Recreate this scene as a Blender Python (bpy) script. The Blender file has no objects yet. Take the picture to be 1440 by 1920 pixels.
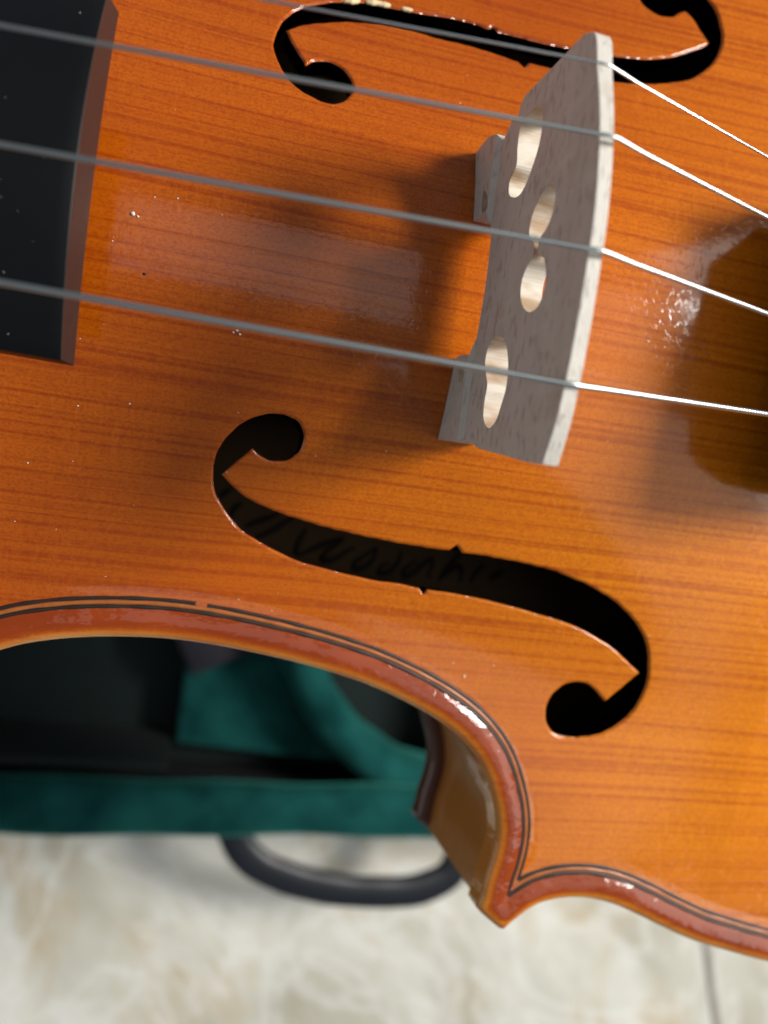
import bpy, bmesh, math, random
import numpy as np
from mathutils import Matrix, Vector
from mathutils.geometry import delaunay_2d_cdt

random.seed(7)
rng = np.random.default_rng(7)
S = 0.001                      # everything below is modelled in millimetres
HZ = 0.310                     # height of the violin's belly crown above the floor (m)

# ------------------------------------------------------------------ camera
scene = bpy.context.scene
cam_d = bpy.data.cameras.new('Camera')
cam = bpy.data.objects.new('Camera', cam_d)
scene.collection.objects.link(cam)
Rc = Matrix(((0.96264238, -0.12289730, -0.24127973),
             (0.12731635, 0.99185835, 0.00274952),
             (0.23897741, -0.03336566, 0.97045172)))
mw = Rc.to_4x4()
mw.translation = Vector((-34.958 * S, -31.103 * S, 99.102 * S + HZ))
cam.matrix_world = mw
cam_d.sensor_fit = 'VERTICAL'
cam_d.sensor_height = 36.0
cam_d.sensor_width = 27.0
cam_d.lens = 1461.714 / 1920 * 36
cam_d.clip_start = 0.004
cam_d.clip_end = 50
cam_d.dof.use_dof = True
cam_d.dof.focus_distance = 0.096
cam_d.dof.aperture_fstop = 14.0
scene.camera = cam

# ------------------------------------------------------------------ light
world = bpy.data.worlds.new('World')
scene.world = world
world.use_nodes = True
bg = world.node_tree.nodes['Background']
bg.inputs[0].default_value = (0.72, 0.87, 1.0, 1)
bg.inputs[1].default_value = 0.15

def area(name, loc, target, sx, sy, power, col):
    l = bpy.data.lights.new(name, 'AREA')
    l.shape = 'RECTANGLE'; l.size = sx; l.size_y = sy
    l.energy = power; l.color = col
    o = bpy.data.objects.new(name, l)
    o.location = loc
    d = Vector(target) - Vector(loc)
    o.rotation_euler = d.to_track_quat('-Z', 'Y').to_euler()
    scene.collection.objects.link(o)
    return o
area('window_light', (0.700, 0.240, HZ + 0.625), (0, -0.01, HZ), 0.30, 0.27, 13.8, (1.0, 0.96, 0.90))
area('wide_window_light', (0.740, 0.080, HZ + 0.650), (0.02, -0.02, HZ), 1.15, 0.34, 2.9, (1.0, 0.97, 0.93))
area('sheen_fill_light', (0.255, -0.165, HZ + 0.470), (0, 0, HZ), 0.26, 0.26, 0.17, (1.0, 0.97, 0.93))  # added panel out of view, reflects as pale sheen in the lower varnish
area('ceiling_light', (0.45, 0.42, HZ + 2.0), (0.45, 0.42, HZ), 1.6, 1.2, 4.5, (1.0, 0.97, 0.93))
area('bridge_fill_light', (-0.75, -0.06, HZ + 0.17), (0, 0, HZ + 0.015), 0.6, 0.3, 0.70, (1.0, 0.98, 0.95))  # added fill panel, lifts the shaded face of the bridge

vs = scene.view_settings
vs.view_transform = 'Standard'
vs.look = 'None'
vs.exposure = 0.0
vs.gamma = 1.0
scene.render.engine = 'CYCLES'
scene.cycles.max_bounces = 8
scene.cycles.use_denoising = True

# ------------------------------------------------------------------ helpers
def link(o, parent=None):
    scene.collection.objects.link(o)
    if parent is not None:
        o.parent = parent
    return o

def mesh_obj(name, verts, faces, mats, parent=None, smooth=True, midx=None, normals=None, scale=S):
    me = bpy.data.meshes.new(name)
    v = np.asarray(verts, float) * scale
    me.from_pydata(v.tolist(), [], [tuple(int(i) for i in f) for f in faces])
    for m in (mats if isinstance(mats, (list, tuple)) else [mats]):
        me.materials.append(m)
    if midx is not None:
        me.polygons.foreach_set('material_index', np.asarray(midx, np.int32))
    me.polygons.foreach_set('use_smooth', np.full(len(me.polygons), smooth))
    me.update()
    if normals is not None:
        me.normals_split_custom_set_from_vertices(np.asarray(normals, float).tolist())
    return link(bpy.data.objects.new(name, me), parent)

def empty(name, loc):
    o = bpy.data.objects.new(name, None)
    o.location = loc
    o.empty_display_size = 0.02
    return link(o)

def tag(o, label=None, cat=None, group=None, kind=None):
    if label: o['label'] = label
    if cat: o['category'] = cat
    if group: o['group'] = group
    if kind: o['kind'] = kind
    return o

def bevel(o, w, seg=2, ang=35):
    m = o.modifiers.new('Bevel', 'BEVEL')
    m.width = w * S; m.segments = seg; m.limit_method = 'ANGLE'
    m.angle_limit = math.radians(ang); m.harden_normals = False
    return o

def catmull(P, closed=False, step=0.5):
    P = np.asarray(P, float); n = len(P)
    out = []
    rngs = range(n) if closed else range(n - 1)
    for i in rngs:
        if closed:
            a, b, c, d = P[(i-1) % n], P[i], P[(i+1) % n], P[(i+2) % n]
        else:
            b, c = P[i], P[i+1]
            a = P[i-1] if i > 0 else 2*b - c
            d = P[i+2] if i + 2 < n else 2*c - b
        L = np.linalg.norm(c - b); k = max(1, int(math.ceil(L / step)))
        # centripetal-ish tangents scaled to chord
        la, ld = np.linalg.norm(b-a) + 1e-9, np.linalg.norm(d-c) + 1e-9
        m1 = ((b-a)/la*L + (c-b)*la/L) / (la + L) * L
        m2 = ((c-b)/L*ld + (d-c)*L/ld) / (L + ld) * L
        for t in np.arange(k) / k:
            out.append((2*t**3-3*t**2+1)*b + (t**3-2*t**2+t)*m1 + (-2*t**3+3*t**2)*c + (t**3-t**2)*m2)
    if not closed:
        out.append(P[-1])
    return np.array(out)

def spline_corners(P, corners, step=0.5):
    """closed loop with sharp corners at the given indices"""
    n = len(P); P = np.asarray(P, float); cs = sorted(corners); out = []
    for a, b in zip(cs, cs[1:] + [cs[0] + n]):
        seg = catmull([P[i % n] for i in range(a, b + 1)], step=step)
        out.append(seg[:-1])
    return np.vstack(out)

def seg_dist(Q, L, closed=True, chunk=1500):
    Q = np.asarray(Q, float); A_ = L if closed else L[:-1]
    B_ = np.roll(L, -1, 0) if closed else L[1:]
    D = B_ - A_; DD = (D*D).sum(1) + 1e-12
    res = np.empty(len(Q))
    for s in range(0, len(Q), chunk):
        q = Q[s:s+chunk]
        rx = q[:, None, 0] - A_[None, :, 0]; ry = q[:, None, 1] - A_[None, :, 1]
        t = np.clip((rx*D[:, 0] + ry*D[:, 1]) / DD, 0, 1)
        rx -= t*D[:, 0]; ry -= t*D[:, 1]
        res[s:s+chunk] = np.sqrt((rx*rx + ry*ry).min(1))
    return res

def inside(Q, L):
    x, y = Q[:, 0], Q[:, 1]; r = np.zeros(len(Q), bool)
    X, Y = L[:, 0], L[:, 1]; X2, Y2 = np.roll(X, -1), np.roll(Y, -1)
    for a, b, c, d in zip(X, Y, X2, Y2):
        if b == d: continue
        m = ((b > y) != (d > y)) & (x < (c-a)*(y-b)/(d-b) + a)
        r ^= m
    return r

def triangulate(pts, loops):
    """pts: free points; loops: closed polylines (first outer, others holes)"""
    V = []; E = []
    for L in loops:
        o = len(V); n = len(L)
        V += [tuple(p) for p in L]
        E += [(o+i, o+(i+1) % n) for i in range(n)]
    V += [tuple(p) for p in pts]
    r = delaunay_2d_cdt([Vector(p) for p in V], E, [], 0, 1e-6)
    Vn = np.array([(p.x, p.y) for p in r[0]]); F = np.array([f for f in r[2] if len(f) == 3])
    c = Vn[F].mean(1)
    k = inside(c, loops[0])
    for h in loops[1:]:
        k &= ~inside(c, h)
    F = F[k]
    a = Vn[F[:, 1]] - Vn[F[:, 0]]; b = Vn[F[:, 2]] - Vn[F[:, 0]]
    neg = a[:, 0]*b[:, 1] - a[:, 1]*b[:, 0] < 0
    F[neg] = F[neg][:, ::-1]
    return Vn, F

def tube(path, rad, n=12, caps=True):
    P = np.asarray(path, float); m = len(P)
    rad = np.broadcast_to(rad, (m,)) if np.ndim(rad) < 2 else rad
    V = []; F = []
    up = np.array([0., 0, 1]); prev = None
    for i in range(m):
        t = P[min(i+1, m-1)] - P[max(i-1, 0)]; t /= np.linalg.norm(t)
        u = np.cross(t, up) if prev is None else prev - t*np.dot(prev, t)
        if np.linalg.norm(u) < 1e-6: u = np.cross(t, (1., 0, 0))
        u /= np.linalg.norm(u); w = np.cross(u, t); prev = u
        for k in range(n):
            a = 2*math.pi*k/n
            V.append(P[i] + rad[i]*(math.cos(a)*u + math.sin(a)*w))
    for i in range(m-1):
        for k in range(n):
            F.append((i*n+k, i*n+(k+1) % n, (i+1)*n+(k+1) % n, (i+1)*n+k))
    if caps:
        F.append(tuple(range(n))); F.append(tuple((m-1)*n+k for k in reversed(range(n))))
    return V, F

def ribbon(path, w, zf, thick=0.05):
    """thin raised strip of width w following a plan path on a surface zf"""
    P = np.asarray(path, float); n = len(P)
    T = np.gradient(P, axis=0); T /= np.linalg.norm(T, axis=1)[:, None] + 1e-9
    N = np.stack([-T[:, 1], T[:, 0]], 1)
    w = np.broadcast_to(w, (n,))
    L = P + N*w[:, None]/2; R = P - N*w[:, None]/2
    zl, zr = zf(L), zf(R)
    V = np.vstack([np.c_[L, zl+thick], np.c_[R, zr+thick], np.c_[L, zl-.3], np.c_[R, zr-.3]])
    F = []
    for i in range(n-1):
        F += [(i, n+i, n+i+1, i+1)[::-1], (i, i+1, 2*n+i+1, 2*n+i)[::-1], (n+i, 3*n+i, 3*n+i+1, n+i+1)[::-1]]
    return V, F

# ------------------------------------------------------------------ materials
class NT:
    def __init__(s, name):
        s.m = bpy.data.materials.new(name); s.m.use_nodes = True
        s.t = s.m.node_tree; s.b = s.t.nodes['Principled BSDF']
        s.tc = None
    def n(s, typ, **kw):
        d = s.t.nodes.new(typ)
        for k, v in kw.items():
            if k == 'ins':
                for a, b in v.items(): s.set(d, a, b)
            else: setattr(d, k, v)
        return d
    def set(s, d, a, b):
        i = d.inputs[a]
        if hasattr(b, 'is_output') or isinstance(b, bpy.types.NodeSocket): s.t.links.new(b, i)
        else: i.default_value = b
    def p(s, **kw):
        for k, v in kw.items(): s.set(s.b, k.replace('_', ' '), v)
    def obj(s):
        if s.tc is None: s.tc = s.n('ShaderNodeTexCoord')
        return s.tc.outputs['Object']
    def map(s, scale, rot=(0, 0, 0), loc=(0, 0, 0), src=None):
        d = s.n('ShaderNodeMapping', ins={'Scale': scale, 'Rotation': rot, 'Location': loc})
        s.t.links.new(src or s.obj(), d.inputs[0]); return d.outputs[0]
    def noise(s, vec, scale=1.0, detail=3, rough=.55, dist=0):
        d = s.n('ShaderNodeTexNoise', ins={'Scale': scale, 'Detail': detail, 'Roughness': rough, 'Distortion': dist})
        s.t.links.new(vec, d.inputs['Vector']); return d.outputs['Fac']
    def ramp(s, fac, stops, interp='LINEAR'):
        d = s.n('ShaderNodeValToRGB'); d.color_ramp.interpolation = interp
        e = d.color_ramp.elements
        while len(e) < len(stops): e.new(.5)
        for el, (p, c) in zip(e, stops):
            el.position = p; el.color = (c, c, c, 1) if not hasattr(c, '__len__') else (*c, 1)
        s.t.links.new(fac, d.inputs[0]); return d.outputs[0]
    def mix(s, fac, a, b, typ='MIX'):
        d = s.n('ShaderNodeMix', data_type='RGBA', blend_type=typ)
        for i, v in ((0, fac), (6, a), (7, b)):
            if isinstance(v, bpy.types.NodeSocket): s.t.links.new(v, d.inputs[i])
            elif hasattr(v, '__len__'): d.inputs[i].default_value = (*v, 1)
            else: d.inputs[i].default_value = v
        return d.outputs[2]
    def math(s, op, a, b=0.0, clamp=False):
        d = s.n('ShaderNodeMath', operation=op, use_clamp=clamp)
        for i, v in ((0, a), (1, b)):
            if isinstance(v, bpy.types.NodeSocket): s.t.links.new(v, d.inputs[i])
            else: d.inputs[i].default_value = v
        return d.outputs[0]
    def bump(s, h, strength, dist, normal=None):
        d = s.n('ShaderNodeBump', ins={'Strength': strength, 'Distance': dist})
        s.t.links.new(h, d.inputs['Height'])
        if normal is not None: s.t.links.new(normal, d.inputs['Normal'])
        return d.outputs[0]

def mat_spruce():
    t = NT('varnished_spruce')
    warp = t.noise(t.map((14, 30, 14)), 1, 2)
    w3 = t.n('ShaderNodeVectorMath', operation='SCALE'); w3.inputs['Scale'].default_value = 0.0012
    wc = t.n('ShaderNodeCombineXYZ'); t.t.links.new(warp, wc.inputs[1])
    t.t.links.new(wc.outputs[0], w3.inputs[0])
    va = t.n('ShaderNodeVectorMath', operation='ADD')
    t.t.links.new(t.obj(), va.inputs[0]); t.t.links.new(w3.outputs[0], va.inputs[1])
    src = va.outputs[0]
    rot = (0, 0, 0.03)
    # annual rings: dark late-wood lines along the body, unevenly spaced
    g1 = t.noise(t.map((7, 1250, 7), rot, src=src), 1, 2, .5)
    g2 = t.noise(t.map((9, 2100, 9), rot, (3, 1, 7), src=src), 1, 2, .6)
    g3 = t.noise(t.map((4, 210, 4), rot, (9, 4, 1), src=src), 1, 2, .5)
    lines = t.ramp(g1, [(.52, 0.0), (.575, .55), (.63, 1.0)])
    fine = t.ramp(g2, [(.36, 0.0), (.66, 1.0)])
    bands = t.ramp(g3, [(.34, 0.0), (.68, 1.0)])
    # cross silk (medullary flecks), patchy
    c1 = t.noise(t.map((2300, 230, 200), rot, src=src), 1, 2, .6)
    cm = t.ramp(t.noise(t.map((60, 90, 60)), 1, 2), [(.40, 0.0), (.70, 1.0)])
    silk = t.math('MULTIPLY', t.ramp(c1, [(.45, 0.0), (.72, 1.0)]), cm)
    mott = t.noise(t.map((900, 1100, 900)), 1, 5, .75)
    mot2 = t.noise(t.map((2400, 3200, 2400)), 1, 2, .6)
    big = t.noise(t.map((22, 26, 22), loc=(2, 5, 1)), 1, 2)
    col = t.mix(lines, (0.60, 0.155, 0.004), (0.36, 0.062, 0.003))
    col = t.mix(t.math('MULTIPLY', fine, .42), col, (0.33, 0.054, 0.002))
    col = t.mix(t.math('MULTIPLY', bands, .16), col, (0.44, 0.085, 0.002))
    col = t.mix(t.math('MULTIPLY', silk, .36), col, (0.74, 0.24, 0.012))
    col = t.mix(t.ramp(mott, [(.42, 0.0), (.70, .55)]), col, (0.64, 0.17, 0.004))
    col = t.mix(t.ramp(mot2, [(.44, 0.0), (.68, .55)]), col, (0.30, 0.05, 0.003))
    col = t.mix(t.ramp(big, [(.35, 0.0), (.7, .35)]), col, (0.42, 0.082, 0.002))
    # light falloff painted into the colour: golden toward the lower bout, darker at left
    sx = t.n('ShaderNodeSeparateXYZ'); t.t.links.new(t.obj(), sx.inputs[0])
    light_tint = t.math('MULTIPLY_ADD', t.math('SUBTRACT', sx.outputs[0], t.math('MULTIPLY', sx.outputs[1], .7)), 8.5); light_tint.node.inputs[2].default_value = .22; light_tint.node.use_clamp = True
    col = t.mix(light_tint, t.mix(1.0, col, (0.84, 0.68, 0.5), 'MULTIPLY'), t.mix(1.0, col, (1.3, 1.62, 1.25), 'MULTIPLY'))
    # redder varnish toward the worked edge, worn pale right on the arris
    at = t.n('ShaderNodeAttribute', attribute_name='edge_d')
    en = t.noise(t.map((70, 130, 70), loc=(3, 3, 1)), 1, 3, .6)
    ed = t.ramp(at.outputs['Fac'], [(0.0, .10), (.010, .18), (.017, 1.0), (.040, .95), (.062, .35), (.28, 0.0)])
    red = t.mix(en, (0.13, 0.014, 0.002), (0.32, 0.048, 0.004))
    col = t.mix(ed, col, red)
    worn = t.math('MULTIPLY', t.ramp(at.outputs['Fac'], [(0.0, 1.0), (.006, .8), (.011, 0.0)]),
                  t.ramp(t.noise(t.map((70, 70, 70)), 1, 3), [(.35, .3), (.6, 1.0)]))
    col = t.mix(worn, col, (0.62, 0.27, 0.06))
    hb = t.bump(t.math('ADD', t.math('MULTIPLY', g1, .6), t.math('MULTIPLY', mott, .4)), .10, .0002)
    cb = t.bump(t.math('ADD', t.math('MULTIPLY', g2, .5), t.noise(t.map((1500, 1500, 1500)), 1, 2)), .05, .00012)
    pits = t.ramp(t.noise(t.map((1100, 900, 1100), loc=(7, 1, 3)), 1, 3, .6), [(.56, 0.0), (.72, 1.0)])
    cb = t.bump(pits, .075, .0002, cb)
    edb = t.math('MULTIPLY', t.ramp(at.outputs['Fac'], [(0.0, 1.0), (.045, 1.0), (.07, 0.0)]), t.noise(t.map((150, 260, 150)), 1, 3, .55))
    cb = t.bump(edb, .42, .0011, cb)
    t.p(Base_Color=col, Roughness=.48, Normal=hb, Coat_Weight=1.0, Coat_Roughness=.095, Coat_IOR=1.5, Coat_Normal=cb)
    t.set(t.b, 'Specular IOR Level', .05)
    return t.m

def mat_varnish(name, c1, c2, rough=.1, stretch=(30, 30, 400), coat=1.0):
    t = NT(name)
    n1 = t.noise(t.map(stretch), 1, 4, .6)
    n2 = t.noise(t.map((90, 90, 90)), 1, 3)
    col = t.mix(n1, c1, c2)
    col = t.mix(t.math('MULTIPLY', n2, .4), col, tuple(x*.6 for x in c1))
    t.p(Base_Color=col, Roughness=.5, Coat_Weight=coat, Coat_Roughness=rough,
        Coat_Normal=t.bump(t.noise(t.map((500, 500, 500)), 1, 2), .12, .0003))
    return t.m

def mat_plain(name, col, rough=.5, var=.25, scale=200, metal=0.0, bump=0.0, coat=0.0, sheen=0.0):
    t = NT(name)
    n1 = t.noise(t.map((scale,)*3), 1, 4, .6)
    c = t.mix(n1, tuple(x*(1-var) for x in col), tuple(min(1, x*(1+var)) for x in col))
    kw = dict(Base_Color=c, Roughness=rough, Metallic=metal, Coat_Weight=coat, Coat_Roughness=.15)
    if bump: kw['Normal'] = t.bump(t.noise(t.map((scale*4,)*3), 1, 3), bump, .0003)
    if sheen: kw['Sheen_Weight'] = sheen
    t.p(**kw)
    if name.startswith('ebon'): t.set(t.b, 'Specular IOR Level', .25)
    return t.m

def mat_maple():
    t = NT('raw_maple')
    g = t.noise(t.map((500, 45, 300)), 1, 4, .65)
    fl = t.ramp(t.noise(t.map((1500, 480, 1500)), 1, 2, .5), [(.56, 0.0), (.66, 1.0)])
    lf = t.ramp(t.noise(t.map((300, 500, 120), loc=(4, 2, 8)), 1, 3, .6), [(.52, 0.0), (.75, 1.0)])
    sp = t.ramp(t.noise(t.map((140, 140, 140), loc=(4, 2, 8)), 1, 3), [(.60, 0.0), (.72, 1.0)])
    col = t.mix(g, (0.55, 0.51, 0.45), (0.72, 0.69, 0.63))
    col = t.mix(t.math('MULTIPLY', fl, .42), col, (0.30, 0.24, 0.20))
    col = t.mix(t.math('MULTIPLY', lf, .35), col, (0.78, 0.75, 0.69))
    col = t.mix(t.math('MULTIPLY', sp, .3), col, (0.34, 0.24, 0.16))
    t.p(Base_Color=col, Roughness=.62, Normal=t.bump(t.math('ADD', t.math('ADD', g, fl), t.noise(t.map((2500, 900, 2500)), 1, 3)), .22, .0002))
    t.set(t.b, 'Specular IOR Level', .3)
    return t.m

def mat_string(name, col, rough, wind):
    t = NT(name)
    n1 = t.noise(t.map((60, 60, 60)), 1, 3)
    c = t.mix(n1, tuple(x*.85 for x in col), col)
    kw = dict(Base_Color=c, Metallic=1.0, Roughness=rough)
    if wind:
        w = t.n('ShaderNodeTexWave', bands_direction='X', ins={'Scale': wind, 'Distortion': .1})
        t.t.links.new(t.obj(), w.inputs['Vector'])
        kw['Normal'] = t.bump(w.outputs['Fac'], .3, .00006)
    t.p(**kw)
    return t.m

def mat_velvet():
    t = NT('green_velvet')
    n1 = t.ramp(t.noise(t.map((38, 38, 38)), 1, 4, .6), [(.36, 0.0), (.66, 1.0)])
    n2 = t.noise(t.map((300, 300, 300)), 1, 3, .6)
    c = t.mix(n1, (0.003, 0.036, 0.034), (0.013, 0.100, 0.090))
    c = t.mix(t.math('MULTIPLY', n2, .4), c, (0.005, 0.042, 0.043))
    t.p(Base_Color=c, Roughness=.95, Sheen_Weight=.35, Sheen_Roughness=.4, Normal=t.bump(n2, .5, .001))
    t.set(t.b, 'Specular IOR Level', .05)
    t.set(t.b, 'Sheen Tint', (0.15, 0.75, 0.62, 1))
    return t.m

def mat_tile():
    t = NT('cream_marble')
    d = t.noise(t.map((7, 5, 7), rot=(0, 0, .3)), 1, 5, .6, .8)
    a = t.noise(t.map((16, 9, 16), rot=(0, 0, .2), loc=(5, 3, 0)), 1, 5, .65, 1.2)
    v = t.noise(t.map((10, 7, 10), rot=(0, 0, -.4), loc=(1, 8, 2)), 1, 4, .6, 2.0)
    col = t.ramp(d, [(.34, (0.46, 0.43, 0.34)), (.47, (0.65, 0.64, 0.56)), (.60, (0.80, 0.79, 0.72)), (.72, (0.86, 0.86, 0.80))])
    col = t.mix(t.ramp(a, [(.50, 0.0), (.66, .85)]), col, (0.56, 0.45, 0.29))
    vein = t.ramp(v, [(.455, 0.0), (.49, .8), (.51, .8), (.545, 0.0)])
    col = t.mix(t.math('MULTIPLY', vein, .45), col, (0.90, 0.90, 0.87))
    col = t.mix(t.ramp(t.noise(t.map((30, 30, 30)), 1, 4), [(.5, 0.0), (.8, .35)]), col, (0.56, 0.54, 0.46))
    t.p(Base_Color=col, Roughness=.35, Normal=t.bump(d, .1, .001))
    return t.m

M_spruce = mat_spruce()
M_fwall = mat_plain('stained_edge_wood', (0.040, 0.016, 0.010), .45, .4, 300, coat=.3)
M_inner = mat_plain('bare_inner_wood', (0.13, 0.072, 0.030), .8, .25, 120)
M_rib = mat_varnish('varnished_maple', (0.66, 0.26, 0.03), (0.40, 0.13, 0.014), .06)
M_back = mat_varnish('varnished_back', (0.15, 0.040, 0.008), (0.08, 0.018, 0.005), .12)
M_black = mat_plain('ebonised_wood', (0.0035, 0.004, 0.0052), .45, .5, 60, bump=.05)
M_bend = mat_plain('stained_end_grain', (0.037, 0.015, 0.011), .5, .18, 500, bump=.05)
M_purf = mat_plain('black_purfling', (0.016, 0.009, 0.006), .5, .6, 400, coat=.0)
M_pmid = mat_plain('purfling_core', (0.33, 0.095, 0.018), .45, .4, 500, coat=.3)
M_maple = mat_maple()
def mat_cut():
    t = NT('cut_maple')
    n1 = t.ramp(t.noise(t.map((120, 240, 240), loc=(1, 6, 2)), 1, 3, .5), [(.46, 0.0), (.60, 1.0)])
    n2 = t.noise(t.map((300, 2600, 2600)), 1, 3, .6)
    col = t.mix(n1, (0.76, 0.71, 0.62), (0.46, 0.31, 0.19))
    col = t.mix(t.math('MULTIPLY', n2, .4), col, (0.50, 0.40, 0.28))
    t.p(Base_Color=col, Roughness=.6, Normal=t.bump(n2, .3, .0002))
    return t.m
M_cut = mat_cut()
M_chip = mat_plain('chipped_bare_spruce', (0.72, 0.55, 0.32), .7, .2, 700)
M_wound = mat_string('wound_string', (0.60, 0.63, 0.62), .30, 700)
M_steel = mat_string('steel_string', (0.68, 0.70, 0.72), .26, 0)
M_metal = mat_plain('nickel_metal', (0.62, 0.62, 0.62), .2, .1, 100, metal=1.0)
M_ink = mat_plain('dark_ink', (0.026, 0.016, 0.010), .7, .2, 100)
M_velvet = mat_velvet()
M_shade = mat_plain('shaded_lining', (0.0025, 0.010, 0.0095), .95, .4, 200, bump=.4)  # velvet lining darkened to paint in the deep shade of the interior
M_shell = mat_plain('black_case_cloth', (0.012, 0.013, 0.016), .7, .4, 400, bump=.4)
M_plastic = mat_plain('dark_handle_plastic', (0.011, 0.013, 0.018), .38, .3, 200)
M_cloth = mat_plain('grey_cloth', (0.022, 0.020, 0.030), .95, .3, 300, bump=.6)
M_grout = mat_plain('pale_grout', (0.46, 0.44, 0.39), .9, .2, 150)
M_tile = mat_tile()
M_dust = mat_plain('pale_dust', (0.80, 0.76, 0.68), .8, .15, 500)
M_grime = mat_plain('dark_speck', (0.02, 0.012, 0.01), .6, .2, 500)
GH=[[-26.77,-25.87],[-25.47,-26.36],[-24.13,-26.36],[-22.56,-25.87],[-21.53,-24.74],[-21.19,-23.34],[-21.44,-21.93],[-22.4,-20.75],[-24.11,-20.27],[-25.95,-20.3],[-27.46,-20.76],[-28.91,-21.59],[-30.29,-22.82],[-31.49,-24.42],[-32.19,-26.09],[-32.49,-27.84],[-32.41,-29.33],[-32.15,-30.68],[-31.65,-31.97],[-30.67,-33.36],[-29.2,-35.01],[-27.47,-36.51],[-25.37,-37.56],[-22.96,-38.59],[-19.66,-39.77],[-15.76,-40.51],[-11.55,-41.11],[-7.3,-41.56],[-3.33,-41.69],[-0.71,-41.97],[0.23,-42.85],[0.63,-42.07],[4.8,-42.22],[8.76,-42.53],[12.51,-42.99],[16.32,-43.58],[20.15,-44.26],[23.76,-44.94],[27.16,-46.04],[30.69,-47.54],[33.72,-49.31],[35.68,-50.7],[37.0,-51.63],[34.92,-54.03],[32.48,-56.83],[31.29,-55.81],[29.87,-54.67],[28.49,-54.16],[26.88,-54.16],[25.38,-54.6],[24.02,-55.85],[23.05,-57.65],[22.9,-59.37],[23.3,-60.89],[24.14,-62.07],[25.57,-62.92],[27.62,-63.14],[29.9,-62.99],[32.16,-62.48],[34.28,-61.41],[36.23,-59.73],[37.69,-57.45],[38.43,-55.12],[38.61,-52.83],[38.15,-49.93],[37.39,-47.78],[36.24,-45.66],[34.36,-43.66],[31.93,-41.71],[28.95,-40.05],[25.75,-38.72],[22.41,-37.74],[19.14,-36.91],[16.01,-36.49],[12.31,-36.16],[8.67,-35.94],[4.57,-35.85],[3.56,-34.86],[2.73,-35.77],[-1.59,-35.73],[-6.09,-35.52],[-10.59,-35.15],[-15.04,-34.68],[-19.16,-34.03],[-22.66,-33.33],[-25.57,-32.56],[-27.91,-31.59],[-29.7,-30.47],[-31.25,-29.18],[-29.49,-27.07],[-27.71,-25.18]]
EH=[[-31.68,29.45],[-31.61,30.74],[-31.32,31.94],[-30.87,33.47],[-29.85,35.26],[-28.56,36.62],[-27.18,37.59],[-25.92,38.32],[-24.24,39.11],[-22.15,39.77],[-19.95,40.36],[-17.7,40.69],[-15.9,40.82],[-13.87,40.91],[-12.17,41.07],[-7.28,41.66],[-2.78,41.73],[-1.03,41.39],[-0.4,42.03],[0.38,41.41],[3.95,41.37],[7.98,41.31],[10.84,41.4],[14.32,41.52],[17.52,41.76],[21.18,42.19],[24.43,42.7],[26.63,43.37],[28.62,44.19],[31.08,45.55],[32.89,46.66],[34.57,47.94],[32.95,50.2],[31.61,52.02],[30.56,52.81],[29.8,52.43],[28.69,51.39],[27.58,51.02],[26.02,51.0],[24.67,51.46],[23.3,52.27],[22.78,53.89],[23.2,55.83],[24.73,57.5],[27.03,58.68],[29.79,58.88],[32.43,57.91],[34.7,55.66],[35.91,54.05],[36.54,52.08],[36.86,49.45],[36.44,47.22],[35.47,45.06],[33.87,42.95],[31.58,40.96],[28.89,39.65],[25.37,38.51],[22.07,37.72],[17.79,37.15],[12.57,36.99],[7.99,37.16],[5.42,37.16],[4.59,36.18],[3.6,36.96],[-2.62,37.68],[-9.24,37.71],[-11.96,37.84],[-15.67,37.69],[-18.69,37.3],[-21.61,36.65],[-24.51,35.65],[-27.34,34.4],[-29.02,33.4],[-30.19,32.38],[-29.34,30.79],[-28.23,29.01],[-27.09,27.35],[-26.16,28.32],[-25.2,28.79],[-23.76,29.0],[-22.59,28.65],[-21.53,27.91],[-20.74,26.69],[-20.49,25.36],[-20.9,23.95],[-21.7,22.84],[-22.97,22.11],[-24.34,21.95],[-25.77,22.29],[-27.5,23.0],[-28.97,24.1],[-30.21,25.68],[-31.05,27.51],[-31.54,28.64]]
ED=[[-56.83,-56.09],[-54.49,-55.18],[-50.8,-54.22],[-46.66,-53.51],[-41.09,-52.96],[-35.77,-52.77],[-30.26,-53.03],[-24.03,-53.71],[-17.67,-54.64],[-11.59,-55.83],[-6.4,-57.12],[-0.94,-59.0],[4.62,-61.42],[9.32,-64.27],[13.19,-68.14],[15.7,-72.88],[16.87,-76.36],[17.28,-79.37],[17.01,-82.39],[16.32,-85.84],[16.02,-88.86],[16.57,-90.95],[18.42,-92.72],[20.17,-93.65],[21.46,-93.15],[22.92,-91.88],[25.52,-90.1],[28.73,-89.15],[32.08,-88.88],[35.55,-89.13],[39.65,-90.08],[43.9,-91.66],[48.86,-93.72],[54.4,-95.83],[61.68,-97.81],[70.8,-99.97]]
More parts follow.
